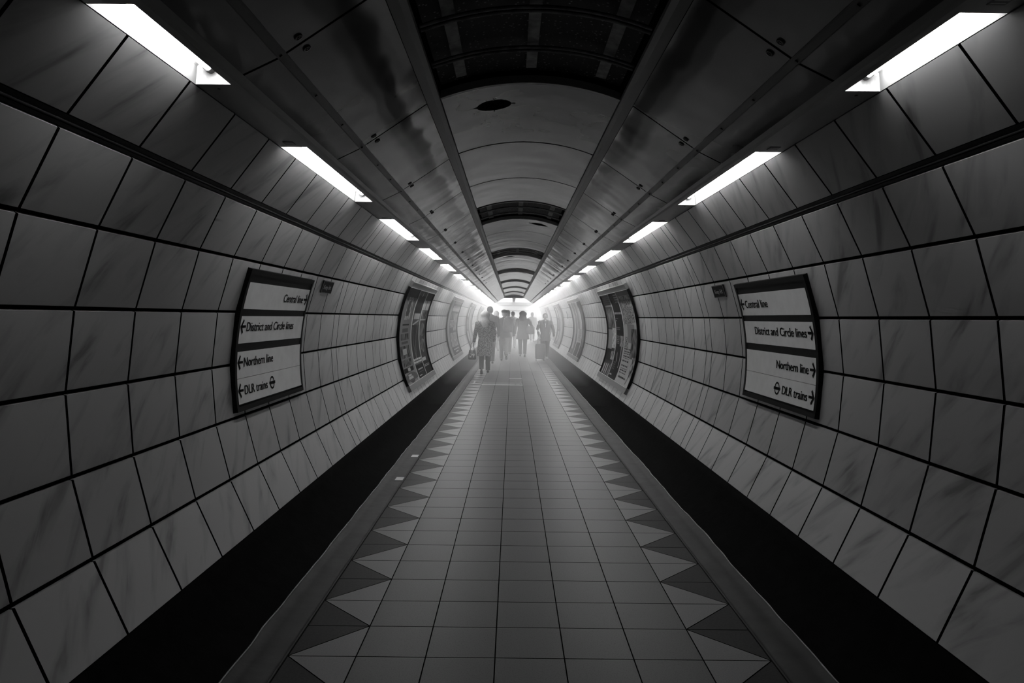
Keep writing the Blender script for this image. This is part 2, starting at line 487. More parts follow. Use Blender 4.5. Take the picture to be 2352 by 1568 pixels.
vr = n.new('ShaderNodeValToRGB'); vr.color_ramp.elements[0].position = .16; vr.color_ramp.elements[0].color = (.25, .25, .25, 1); vr.color_ramp.elements[1].position = .22; vr.color_ramp.elements[1].color = (.006, .006, .006, 1)
l.new(vo.outputs['Distance'], vr.inputs[0]); l.new(vr.outputs[0], b.inputs['Base Color'])
gn = ['nearest black mesh vent grille at the top of the picture', 'second black mesh vent grille in the vaulted ceiling, beyond the first plain panels',
      'third black mesh vent grille in the vaulted ceiling, halfway along the lights', 'fourth mesh vent grille in the vault, thin band above the haze']
gi = 0
for a, b in grilles:
    if b < 1.5 or b > YE: continue
    make_grille(a, b, gn[gi] if gi < 4 else 'far mesh vent grille in the vault seen as a thin band in the haze'); gi += 1

# ------------------------------------------------------------------ strip lights
def tube_mat(p):
    m = bpy.data.materials.new('lit tube'); m.use_nodes = True; n, l = nt(m); n.clear()
    e = n.new('ShaderNodeEmission'); e.inputs[1].default_value = p; o = n.new('ShaderNodeOutputMaterial'); l.new(e.outputs[0], o.inputs[0]); return m
MESH = {}
def light_parts(L):
    if L in MESH: return MESH[L]
    BW = (AO-AI)*R; TX = .010
    # reflector: origin at the middle of the aperture, x towards the wall
    r = MB(); pr = [(-BW/2, 0), (-BW/2+.003, .05), (-BW*.32, .095), (BW*.25, .105), (BW*.46, .07), (BW/2, 0)]
    r.grid([[(x, y, z) for x, z in pr] for y in (0, L)], 'reflector', sm=False)
    e = MB(); q = [(x, z) for x, z in pr]
    e.poly([(x, L-.001, z) for x, z in q], 'end_plate'); 
    n_ = MB(); n_.poly([(x, .001, z) for x, z in q][::-1], 'end_plate')
    t = MB(); t.tube([(TX, .03, .06), (TX, L-.03, .06)], .014, 'reflector', 10, caps=False)
    h = MB(); h.tube([(TX, L-.034, .06), (TX, L-.002, .06)], .019, 'screw', 14)
    h2 = MB(); h2.tube([(TX, .034, .06), (TX, .002, .06)], .019, 'screw', 14)
    lb = MB(); lb.box(-.03, .022, -.115, -.055, -.0025, -.0005, 'screw')
    for i in range(3): lb.box(-.026, .018, -.108+i*.018, -.100+i*.018, -.003, -.002, 'casing')
    sc = MB(); sc.tube([(0, 0, .001), (0, 0, -.003)], .006, 'screw', 8)
    MESH[L] = (r, e, n_, t, h, h2, lb, sc); return MESH[L]
built = {}
for s in (-1, 1):
    sn = 'left' if s < 0 else 'right'
    for i, (a, b) in enumerate(lamps):
        L = round(b-a, 3)
        root = empty('strip_light', A(s, (AO+AI)/2, UZ+.0003, a))
        if s < 0: root.scale = (-1, 1, 1)
        pm = tube_mat(lamp_power(a)) 
        if L not in built:
            parts = light_parts(L); objs = []
            for nm, q in zip(('reflector', 'end_plate', 'end_plate', 'tube', 'tube_holder', 'tube_holder', 'rating_label', 'screw'), parts):
                objs.append(q.build(nm, root))
            objs[7].location = (-.0, L+.05, 0)
            objs[3].data.materials[0] = pm
            objs[6]['label'] = 'small dark rating label'
            built[L] = objs
        else:
            for o0 in built[L]:
                if i > 6 and o0.name.split('.')[0] in ('screw', 'rating_label'): continue
                o = o0.copy(); COL.objects.link(o); o.parent = root
                if o0.name.startswith('tube') and 'holder' not in o0.name:
                    o.data = o0.data.copy(); o.data.materials[0] = pm
        if i == 0: lb = 'short lit strip light at the top %s corner, nearest of its row' % sn
        elif i == 1: lb = 'second lit strip light of the %s row, long white tube in the ceiling edge' % sn
        elif i == 2: lb = 'third lit strip light of the %s row, before the first poster display' % sn
        elif i == 3: lb = 'fourth lit strip light of the %s row along the ceiling edge' % sn
        elif i == 4: lb = 'fifth lit strip light of the %s row, small with distance' % sn
        else: lb = 'small far strip light in the %s row, past the first five' % sn
        tag(root, lb, 'light', 'strip lights in the %s ceiling edge' % sn)

# ------------------------------------------------------------------ the hall at the far end
mb = MB(); HX = 3.6; HZ = 2.72
mb.box(-HX, HX, 56.0, 56.12, 0, HZ, 'hall'); tag(mb.build('wall_back'), kind='structure')
for nm, s in (('wall_hall_left', -1), ('wall_hall_right', 1)):
    mb = MB(); mb.box(s*HX-.05, s*HX+.05, YE, 56.0, 0, HZ, 'hall'); tag(mb.build(nm), kind='structure')
mb = MB(); mb.poly([(-HX, YE, HZ), (HX, YE, HZ), (HX, 56, HZ), (-HX, 56, HZ)], 'hall'); tag(mb.build('ceiling_hall'), kind='structure')
mb = MB()
for z in (2.03, 2.44): mb.box(-HX, HX, 55.95, 56.0, z-.03, z+.03, 'alu')
tag(mb.build('trim_6'), kind='structure')
# wall round the mouth of the passage, on the hall side
mb = MB()
ring_ = [P(1, a, R+.01, YE) for a in range(-40, 91, 5)] + [P(-1, a, R+.01, YE) for a in range(85, -41, -5)]
for i in range(len(ring_)-1):
    p, q = ring_[i], ring_[i+1]
    def out(v):
        d = Vector((v[0], 0, v[2]-ZC)); k = 1.9; x = max(-HX, min(HX, v[0]*2.2)); z = max(0, min(HZ+.2, ZC+(v[2]-ZC)*2.2)); return (x, YE, z)
    mb.poly([p, q, out(q), out(p)], 'hall')
tag(mb.build('wall_front'), kind='structure')
for i, (lx, ly) in enumerate(((-1.2, 46), (1.2, 46), (-1.2, 50), (1.2, 50), (-1.2, 54), (1.2, 54))):  # unseen glowing panels, added to brighten the haze at the far end
    e = empty('added_panel_light', (lx, ly, HZ))
    mb = MB(); mb.box(-1.13, 1.13, -1.83, 1.83, -.04, -.002, 'alu_light'); mb.build('frame', e)
    pm = tube_mat(11)
    M['hall_fill'] = pm
    mb = MB(); mb.poly([(-1.1, -1.8, -.042), (-1.1, 1.8, -.042), (1.1, 1.8, -.042), (1.1, -1.8, -.042)], 'hall_fill'); mb.build('diffuser', e)
    tag(e, 'added hall ceiling panel that brightens the far haze, unseen in the glow', 'light', 'added hall fill panels')

# ------------------------------------------------------------------ lettering and signs
def wrap(side, y0, u, v, rad):
    """u metres along the reading direction from y0, v metres up the arc from angle 0"""
    y = y0 + u if side < 0 else y0 - u
    return P(side, math.degrees(v/R), rad, y)
FONT = {}
def text_tris(s):
    if s in FONT: return FONT[s]
    c = bpy.data.curves.new('t', 'FONT'); c.body = s; c.size = 1; c.resolution_u = 3
    o = bpy.data.objects.new('t', c); COL.objects.link(o)
    bpy.context.view_layer.update()
    me = bpy.data.meshes.new_from_object(o)
    vs = [(v.co.x, v.co.y) for v in me.vertices]; fs = [tuple(p.vertices) for p in me.polygons]
    bpy.data.objects.remove(o); bpy.data.curves.remove(c); bpy.data.meshes.remove(me)
    x0 = min(v[0] for v in vs); x1 = max(v[0] for v in vs)
    FONT[s] = (vs, fs, x0, x1); return FONT[s]
def put_text(mb, side, y0, s, u0, u1, v0, cap, rad, m, bold=0.0):
    vs, fs, x0, x1 = text_tris(s)
    sx = (u1-u0)/(x1-x0); sz = cap/.73
    for off in ((0, 0), (bold, 0), (-bold, 0)) if bold else ((0, 0),):
        b = len(mb.v)
        for x, yv in vs: mb.v.append(wrap(side, y0, u0+(x-x0)*sx+off[0], v0+yv*sz+off[1], rad+off[0]*.05))
        for f in fs: mb.f.append(tuple(b+i for i in f)); mb.mi.append(mb.slot(m)); mb.tone.append(1); mb.smooth.append(False)
def arc_box(mb, side, y0, u0, u1, v0, v1, r_out, r_in, m, n=10):
    """a curved slab on the lining between radii r_out (wall) and r_in (face)"""
    vs = [v0+(v1-v0)*i/n for i in range(n+1)]
    W = lambda u, v, r: wrap(side, y0, u, v, r)
    mb.grid([[W(u, v, r_in) for u in (u0, u1)] for v in vs], m)
    for u in (u0, u1): mb.grid([[W(u, v, r_out), W(u, v, r_in)] for v in vs], m, sm=False)
    for v in (vs[0], vs[-1]): mb.poly([W(u0, v, r_out), W(u1, v, r_out), W(u1, v, r_in), W(u0, v, r_in)], m)
def strokes(mb, side, y0, pts, wd, rad, m):
    for (a, b) in pts:
        a = Vector(a); b = Vector(b); d = (b-a).normalized(); n_ = Vector((-d.y, d.x))*wd/2
        q = [a-n_, b-n_, b+n_, a+n_]
        mb.poly([wrap(side, y0, p.x, p.y, rad) for p in q], m)
def arrow(mb, side, y0, u, v, d, sz, rad, m):
    """d=+1 points along reading direction"""
    t = (u+d*sz/2, v)
    strokes(mb, side, y0, [((u-d*sz/2, v), (u+d*sz*.4, v))], sz*.2, rad, m)
    strokes(mb, side, y0, [((u+d*sz*.02, v+sz*.52), (u+d*sz*.46, v-sz*.06)), ((u+d*sz*.02, v-sz*.52), (u+d*sz*.46, v+sz*.06))], sz*.24, rad, m)
def roundel(mb, side, y0, u, v, r, rad, m):
    N = 28
    mb.grid([[wrap(side, y0, u+rr*math.cos(2*PI*i/N), v+rr*math.sin(2*PI*i/N), rad) for i in range(N)] for rr in (r*.72, r)], m, sm=False, closed=True)
    strokes(mb, side, y0, [((u-r*1.28, v), (u+r*1.28, v))], r*.42, rad-.0006, m)

def direction_sign(side, label):
    ya, yb = 2.372*R, 3.118*R; W_ = yb-ya; y0 = ya if side < 0 else yb
    top = math.radians(19.6)*R; bot = math.radians(-9.1)*R; Hh = top-bot
    V = lambda t: top-Hh*t
    mid = wrap(side, y0, W_/2, (top+bot)/2, R)
    e = empty('direction_sign', mid)
    def bd(mb, nm, parent=e):
        o = mb.build(nm, e if parent is e else parent); 
        for v in o.data.vertices: v.co -= Vector(mid)
        return o
    RF = R-.028; RP = R-.030
    fr = MB(); arc_box(fr, side, y0, 0, W_, bot, top, R-.001, RF+.006, 'sign_frame', 20)
    bw = .034
    for a, b, c, d in ((0, bw, bot, top), (W_-bw, W_, bot, top), (bw, W_-bw, V(.035), top), (bw, W_-bw, bot, V(.965))):
        arc_box(fr, side, y0, a, b, c, d, RF+.006, RF-.004, 'sign_frame', 16)
    bd(fr, 'frame')
    bk = MB()
    for t0, t1 in ((.035, .094), (.285, .336), (.528, .586)): arc_box(bk, side, y0, bw, W_-bw, V(t1), V(t0), RF+.006, RF, 'sign_frame', 4)
    bd(bk, 'divider')['label'] = 'black bars between the white plates'
    rows = [(.094, .285, 'Central line', 1), (.336, .528, 'District and Circle lines', 0), (.586, .772, 'Northern line', 0), (.775, .95, 'DLR trains', 0)]
    wd = {'Central line': .455, 'District and Circle lines': .935, 'Northern line': .535, 'DLR trains': .41}
    if side > 0: wd['Central line'] = .47
    cap = .062; rad = RP-.0015
    for t0, t1, s, rt in rows:
        pl = MB(); arc_box(pl, side, y0, bw, W_-bw, V(t1), V(t0), RF+.006, RP, 'sign_plate', 6); po = bd(pl, 'plate')
        po['label'] = 'white plate reading %s' % s
        tx = MB()
        right = (rt == 1) if side < 0 else (rt == 0)
        dr = {('Central line'): .47, 'District and Circle lines': .38 if side < 0 else .40, 'Northern line': .40 if side < 0 else .46, 'DLR trains': .47 if side < 0 else .5}[s]
        vm = V(t0+(t1-t0)*dr); v0 = vm-cap/2
        asz = .082
        ua = (W_-bw-.012-asz/2) if right else (bw+.012+asz/2)
        def sub(q_, nm, lb=None):
            o = q_.build(nm, po)
            for v in o.data.vertices: v.co -= Vector(mid)
            if lb: o['label'] = lb
        ar = MB(); arrow(ar, side, y0, ua, vm, 1 if right else -1, asz, rad, 'ink'); sub(ar, 'arrow')
        if right: u1 = ua-asz/2-.018; u0 = u1-wd[s]
        else: u0 = ua+asz/2+.018; u1 = u0+wd[s]
        put_text(tx, side, y0, s, u0, u1, v0, cap, rad, 'ink', bold=.0032)
        if s == 'DLR trains':
            rd = MB(); roundel(rd, side, y0, (u1+.095) if not right else (u0-.095), vm, .046, rad, 'ink'); sub(rd, 'roundel', 'black ring crossed by a bar')
        sub(tx, 'lettering')
    tag(e, label, 'sign', None)
direction_sign(-1, 'black framed direction sign on the left wall, its top plate arrow pointing right')
direction_sign(1, 'black framed direction sign on the right wall, its top plate arrow pointing left')
def keep_left(side, label):
    ya, yb = 3.31*R, 3.49*R; W_ = yb-ya; y0 = ya if side < 0 else yb
    v1 = math.radians(20.0)*R; v0 = math.radians(16.5)*R
    mid = wrap(side, y0, W_/2, (v0+v1)/2, R); e = empty('keep_left_sign', mid)
    a = MB(); arc_box(a, side, y0, 0, W_, v0, v1, R-.001, R-.012, 'notice', 3)
    b = MB(); t = .006
    for q in ((0, t, v0, v1), (W_-t, W_, v0, v1), (t, W_-t, v0, v0+t), (t, W_-t, v1-t, v1)): arc_box(b, side, y0, *q, R-.012, R-.015, 'alu', 2)
    c = MB(); put_text(c, side, y0, 'Keep left', .05, W_-.05, v0+.036, .04, R-.0135, 'notice_ink')
    for mb_, nm in ((a, 'panel'), (b, 'frame'), (c, 'lettering')):
        o = mb_.build(nm, e)
        for v in o.data.vertices: v.co -= Vector(mid)
    tag(e, label, 'sign')
keep_left(-1, 'small black Keep left sign on the left wall beside the direction sign')
keep_left(1, 'small black Keep left sign on the right wall beside the direction sign')

# ------------------------------------------------------------------ poster displays
def display(side, ya, yb, posters, label, detail=True):
    """posters: (u0,u1,background,[patches]) in fractions of the display along the reading direction, top = 0"""
    W_ = yb-ya; y0 = ya if side < 0 else yb
    top = math.radians(28.2)*R; bot = math.radians(-26.9)*R; Hh = top-bot
    V = lambda t: top-Hh*t
    mid = wrap(side, y0, W_/2, (top+bot)/2, R); e = empty('poster_display', mid)
    def bd(mb, nm, par=None, lb=None):
        o = mb.build(nm, par or e)
        for v in o.data.vertices: v.co -= Vector(mid)
        if lb: o['label'] = lb
        return o
    a = MB(); bt = .055
    arc_box(a, side, y0, 0, W_, V(bt), top, R-.001, R-.05, 'alu', 4)
    arc_box(a, side, y0, 0, W_, bot, V(1-bt), R-.001, R-.05, 'alu', 4)
    for v_, w_ in ((V(bt), .006), (V(1-bt)-.006, .006), (top-.008, .008)):
        arc_box(a, side, y0, 0, W_, v_, v_+w_, R-.05, R-.053, 'alu_light', 1)
    bd(a, 'frame')
    for u in (0, W_-.028):
        a = MB(); arc_box(a, side, y0, u, u+.028, V(1-bt), V(bt), R-.001, R-.045, 'frame_dark', 24); bd(a, 'side_rail', lb='black side rail')
    h0, h1 = V(1-bt), V(bt); hh = h1-h0
    for i, (u0, u1, bg, patches, lb) in enumerate(posters):
        U0 = .028+(W_-.056)*u0; U1 = .028+(W_-.056)*u1
        p = MB(); arc_box(p, side, y0, U0+.004, U1-.004, h0, h1, R-.006, R-.02, bg, 24)
        for k_, q in enumerate(patches):
            m_ = q[4]; rr = R-.0205-.0003*(k_+1)
            if m_ == 'text':         # unreadable rows of small type
                a0, b0, a1, b1 = q[:4]; nr = q[5]; rnd_ = random.Random(k_+i*7)
                for r_ in range(nr):
                    v_a = h1-hh*(b0+(b1-b0)*(r_+.15)/nr); v_b = h1-hh*(b0+(b1-b0)*(r_+.75)/nr)
                    x = a0
                    while x < a1-.02:
                        w_ = rnd_.uniform(.04, .12); x2 = min(a1, x+w_)
                        p.poly([wrap(side, y0, U0+(U1-U0)*xx, vv, rr) for xx, vv in ((x, v_b), (x2, v_b), (x2, v_a), (x, v_a))], q[6]); x = x2+.025
                continue
            if m_ == 'line':
                strokes(p, side, y0, [((U0+(U1-U0)*q[0], h1-hh*q[1]), (U0+(U1-U0)*q[2], h1-hh*q[3]))] if abs(q[3]-q[1]) < .2 else
                        [((U0+(U1-U0)*(q[0]+(q[2]-q[0])*j/8), h1-hh*(q[1]+(q[3]-q[1])*j/8)), (U0+(U1-U0)*(q[0]+(q[2]-q[0])*(j+1)/8), h1-hh*(q[1]+(q[3]-q[1])*(j+1)/8))) for j in range(8)], q[5], rr, q[6])
                continue
            if m_ == 'disc':
                cx, cy, rx, ry = q[:4]; N = 24
                cen = wrap(side, y0, U0+(U1-U0)*cx, h1-hh*cy, rr)
                pts = [wrap(side, y0, U0+(U1-U0)*(cx+rx*math.cos(2*PI*j/N)), h1-hh*(cy+ry*math.sin(2*PI*j/N)), rr) for j in range(N)]
                for j in range(N): p.poly([cen, pts[j], pts[(j+1) % N]], q[5])
                continue
            a0, b0, a1, b1 = q[:4]; n_ = max(1, int((b1-b0)*24))
            vs = [h1-hh*(b0+(b1-b0)*j/n_) for j in range(n_+1)]
            p.grid([[wrap(side, y0, U0+(U1-U0)*x, v, rr) for x in (a0, a1)] for v in vs], m_)
        bd(p, 'poster', lb=lb)
        if i < len(posters)-1:
            ua = U1 if side < 0 else U1
            d = MB(); arc_box(d, side, y0, ua-.008, ua+.008, h0, h1, R-.006, R-.032, 'alu_light', 24); bd(d, 'divider', lb='slim pale divider between posters')
    tag(e, label, 'poster display'); return e

LA = (0, .40, 'p3', [(.0, 0, 1, .10, 'p2'), (.35, .1, .8, .34, 'pn_light'), (.4, .14, .62, .3, 'p2'), (.28, .385, .8, .40, 'p1'), (.3, .43, .75, .47, 'p2'), (.2, .485, .82, .55, 'pn_dark'), (.25, .565, .75, .59, 'p2'),
     (.12, .61, .85, .735, 'pn_dark'), (.3, .64, .6, .7, 'p4'), (.12, .75, .85, .82, 'pn_dark'), (.1, .835, .85, .88, 'p0'), (.4, .84, .6, .875, 'p4'),
     (.5, .95, .5, .06, 'disc', 'p2'), (0, .975, 1, 1, 'p4'), (.3, .905, .55, .925, 'p4'), (.28, .93, .62, .955, 'p4'), (.1, .975, .9, .995, 'text', 2, 'p1')], 'pale poster with a column of small dark pictures and a white foot')
LB = (.40, .71, 'p2', [(.05, .06, .95, .26, 'p1'), (.5, .02, .56, .07, 'p4'), (.2, .27, .9, .335, 'p4'), (.28, .28, .8, .325, 'p3'), (.15, .40, .85, .35, 'line', .03, 'p4'), (.05, .4, .95, .8, 'p1'),
     (.2, .42, .42, .79, 'line', .015, 'p4'), (.75, .4, .42, .79, 'line', .015, 'p4'), (.05, .775, .95, .84, 'text', 2, 'p5'), (0, .85, 1, 1, 'p0'), (.25, .895, .85, .945, 'text', 2, 'p4'), (.2, .97, .5, .98, 'p4')], 'dark poster with a tall pale V shape above bold lettering')
LC = (.71, 1, 'p1', [(0, 0, 1, .10, 'p0'), (.02, .105, .98, .225, 'p4'), (.4, .105, .55, .225, 'p3'), (0, .23, 1, .34, 'pn_dark'), (.1, .33, .9, .36, 'text', 1, 'p4'), (.5, .56, .42, .18, 'disc', 'pn_dark'), (.5, .56, .28, .15, 'disc', 'p1'),
     (.3, .4, .45, .7, 'line', .012, 'p3'), (.7, .4, .55, .7, 'line', .012, 'p3'), (.1, .80, .6, .84, 'p4'), (0, .85, 1, 1, 'p0'), (.15, .88, .85, .935, 'text', 3, 'p4')], 'black poster with a dark oval figure and pale blocks of type')
RA = (0, .32, 'p1', [(.05, .03, .9, .13, 'text', 4, 'p2'), (.1, .14, .9, .16, 'p3'), (.05, .18, .95, .42, 'pn_dark'), (.02, .44, .55, .68, 'p3'), (.55, .42, .95, .66, 'pn_light'), (.1, .68, .6, .82, 'p0'), (.6, .7, .95, .8, 'pn_mid'),
     (.05, .84, .95, 1, 'p1'), (.1, .86, .2, .99, 'p4'), (.35, .86, .42, .99, 'p4'), (.55, .86, .62, .99, 'p4'), (.8, .86, .86, .99, 'p3')], 'dark poster with pale stripes at its foot')
RB = (.32, .60, 'p0', [(.55, .02, .98, .13, 'text', 4, 'p4'), (.05, .225, .95, .265, 'text', 1, 'p4'), (.05, .3, .4, .31, 'text', 1, 'p3'), (.08, .325, .18, .335, 'p4'), (.08, .4, .5, .44, 'text', 2, 'p3'), (.1, .5, .4, .6, 'text', 5, 'p3'),
     (.5, .5, .95, .62, 'pn_mid'), (.7, .6, .75, .86, 'line', .05, 'p4'), (.3, .7, .42, .8, 'line', .07, 'p3'), (.88, .55, .92, .75, 'line', .03, 'p4'), (.1, .8, .4, .9, 'text', 4, 'p2'), (.1, .95, .35, .965, 'p4')], 'black poster with long pale streaks and small type')
RC = (.60, 1, 'p4', [(0, 0, 1, .055, 'p3'), (.05, .012, .95, .045, 'text', 1, 'p2'), (.0, .06, 1, .34, 'pn_light'), (.3, .1, .85, .34, 'pn_leaf'), (.1, .3, .6, .36, 'pn_leaf'), (.25, .365, .75, .56, 'p3'), (.35, .38, .65, .4, 'p4'), (.5, .41, .9, .72, 'pn_dark'),
     (.05, .5, .3, .62, 'pn_leaf'), (.0, .62, .5, .9, 'p4'), (.05, .62, .5, .9, 'text', 11, 'p1'), (.7, .7, .95, .9, 'pn_mid'), (.1, .92, .6, .95, 'text', 1, 'p1'), (.85, .8, .7, .98, 'line', .02, 'p1')], 'pale speckled poster with lines of dark text')
display(-1, 5.77*R, 7.60*R, [LA, LB, LC], 'large curved display of three posters on the left wall, nearest on that side')
display(1, 5.77*R, 7.62*R, [RA, RB, RC], 'large curved display of three posters on the right wall, nearest on that side')
G1 = (0, 1, 'p1', [(0, 0, .25, 1, 'p3'), (.3, .0, 1, .06, 'p3'), (.3, .10, 1, .2, 'p4'), (.3, .22, .7, .34, 'pn_dark'), (.3, .36, .6, .5, 'text', 6, 'p4'), (.62, .24, .95, .56, 'pn_mid'), (.3, .6, .95, .86, 'pn_mid'), (.4, .89, .9, .92, 'text', 1, 'p5'), (.5, .94, .8, .97, 'text', 1, 'p5')], 'dark poster with a pale figure and pale strip')
G2 = (0, .4, 'p2', [(.2, .0, .5, .9, 'p4'), (.6, .05, .8, .6, 'p3')], 'mid grey poster with pale bands')
G2b = (.4, .75, 'p4', [(0, 0, .5, .5, 'p3'), (.2, .5, .9, .72, 'pn_leaf'), (0, .75, 1, 1, 'p1')], 'pale poster with a dark foot')
G2c = (.75, 1, 'p0', [(.1, .5, .9, .8, 'pn_dark')], 'almost black poster')
G3 = (0, .5, 'p1', [(.2, .05, .5, .3, 'p5'), (.3, .35, .6, .6, 'p3'), (.3, .65, .7, .9, 'p4')], 'dark poster with white panels')
G4 = (.5, 1, 'p3', [(.2, .1, .5, .9, 'p4'), (.6, .2, .8, .7, 'p1')], 'grey poster')
display(-1, 10.02*R, 11.87*R, [G1], 'second poster display along the left wall, one dark poster with a pale figure')
display(1, 10.02*R, 11.87*R, [G2, G2b, G2c], 'second poster display along the right wall, tall pale bands')
display(-1, 14.27*R, 16.12*R, [G3, G4], 'third poster display along the left wall, just before the walkers')
display(1, 14.27*R, 16.12*R, [G3, G4], 'third poster display along the right wall, beside the man with a suitcase')
display(-1, 18.52*R, 20.37*R, [G2, G4], 'fourth poster display along the left wall, faint in the haze')
display(1, 18.52*R, 20.37*R, [G2, G4], 'fourth poster display along the right wall, faint in the haze')
# small notice between the second and third displays on the right
e0 = P(1, 12.5, R, 13.1*R); e = empty('wall_notice', e0); a = MB(); arc_box(a, 1, 13.16*R, 0, .18, .30, .55, R-.001, R-.012, 'notice', 3); o = a.build('panel', e)
for v in o.data.vertices: v.co -= Vector(e0)
a = MB(); arc_box(a, 1, 13.16*R, .03, .15, .36, .5, R-.012, R-.0135, 'alu', 2); o = a.build('face', e)
for v in o.data.vertices: v.co -= Vector(e0)
tag(e, 'small dark notice on the right wall between the second and third poster displays', 'notice')
# framed poster on the hall wall
e = empty('framed_poster', (2.0, 55.93, 1.45)); a = MB()
a.box(-.29, .29, -.05, .05, -.5, .5, 'alu'); a.build('frame', e)
a = MB(); a.box(-.24, .24, -.056, -.05, -.45, .45, 'p3'); a.box(-.18, .18, -.06, -.056, -.1, .35, 'p4'); a.build('poster', e)
tag(e, 'pale framed poster at the far end behind the man with the suitcase', 'poster')

# ------------------------------------------------------------------ small things on the floor
mb = MB()
for i, (x, y) in enumerate(((-1.095, 6.37), (-1.10, 7.42))):
    m_ = MB(); m_.box(-.035, .035, -.06, .06, 0, .0022, 'sticker'); o = m_.build('floor_marker', None); o.location = (x, y, .002)
    tag(o, ['nearer small pale rectangular marker on the left floor margin', 'farther small pale rectangular marker on the left floor margin'][i], 'floor marker')
e = empty('floor_hatch', (0, 15.62, 0))
for nm, bx in (('frame', [(-.75, .15, -.30, -.25), (-.15, .15, 1.3, 1.36)]), ):
    a = MB()
    for x0, x1, y0, y1 in bx: a.box(x0, x1, y0, y1, .0005, .003, 'alu_light')
    a.build(nm, e)
for i, x in enumerate((-.93, -.005, .105, .93)):
    a = MB(); a.box(x-.016, x+.016, -.2, .56, .0005, .004, 'screw'); o = a.build('lifting_slot', e)
tag(e, 'narrow metal edged floor hatch crossing the tiles just before the walkers', 'hatch')

# ------------------------------------------------------------------ people
def cloth(name, a, b_=None, sc=40):
    return noise_mat(name, a, b_ or a*1.5, sc, .9, spec=.2)
M['skin'] = mat('skin', .38, .5); M['skin_dark'] = mat('darker skin', .2, .5)
M['hair_dark'] = cloth('dark hair', .012, .03, 60); M['hair_fair'] = cloth('fair hair', .3, .5, 60)
M['coat_pattern'] = noise_mat('patterned tweed', .01, .22, 45, .9, detail=2, lo=.45, hi=.55)
M['cloth_black'] = cloth('black cloth', .012); M['cloth_dark'] = cloth('dark cloth', .03); M['cloth_mid'] = cloth('grey cloth', .09)
M['cloth_light'] = cloth('pale cloth', .35); M['cloth_white'] = cloth('white cloth', .6, .7); M['denim'] = cloth('faded trousers', .16)
M['leather'] = mat('black leather', .01, .35); M['bag_print'] = noise_mat('printed bag', .02, .5, 30, .5, lo=.45, hi=.55)
M['case'] = mat('suitcase shell', .10, .4); M['eye'] = mat('eye', .02, .3)

def ell(c, rx, ry, n=16, tilt=0, rot=0.0):
    c = Vector(c); out_ = []
    for k_ in range(n):
        t = 2*PI*k_/n; out_.append(c+Vector((rx*math.cos(t), ry*math.sin(t), tilt*math.sin(t))))
    return out_
def skin_mesh(name, verts, edges, radii, m, parent, root=0, sub=2):
    me = bpy.data.meshes.new(name); me.from_pydata(verts, edges, []); me.materials.append(M[m])
    o = bpy.data.objects.new(name, me); COL.objects.link(o); o.parent = parent
    md = o.modifiers.new('skin', 'SKIN'); md.use_smooth_shade = True
    sv = me.skin_vertices[0].data if me.skin_vertices else None
    if sv is None:
        bm = bmesh.new(); bm.from_mesh(me); bm.verts.layers.skin.verify(); bm.to_mesh(me); bm.free(); sv = me.skin_vertices[0].data
    for i, r in enumerate(radii):
        sv[i].radius = (r, r) if not isinstance(r, tuple) else r; sv[i].use_root = (i == root)
    o.modifiers.new('sub', 'SUBSURF').levels = 1; o.modifiers['sub'].render_levels = 1
    return o

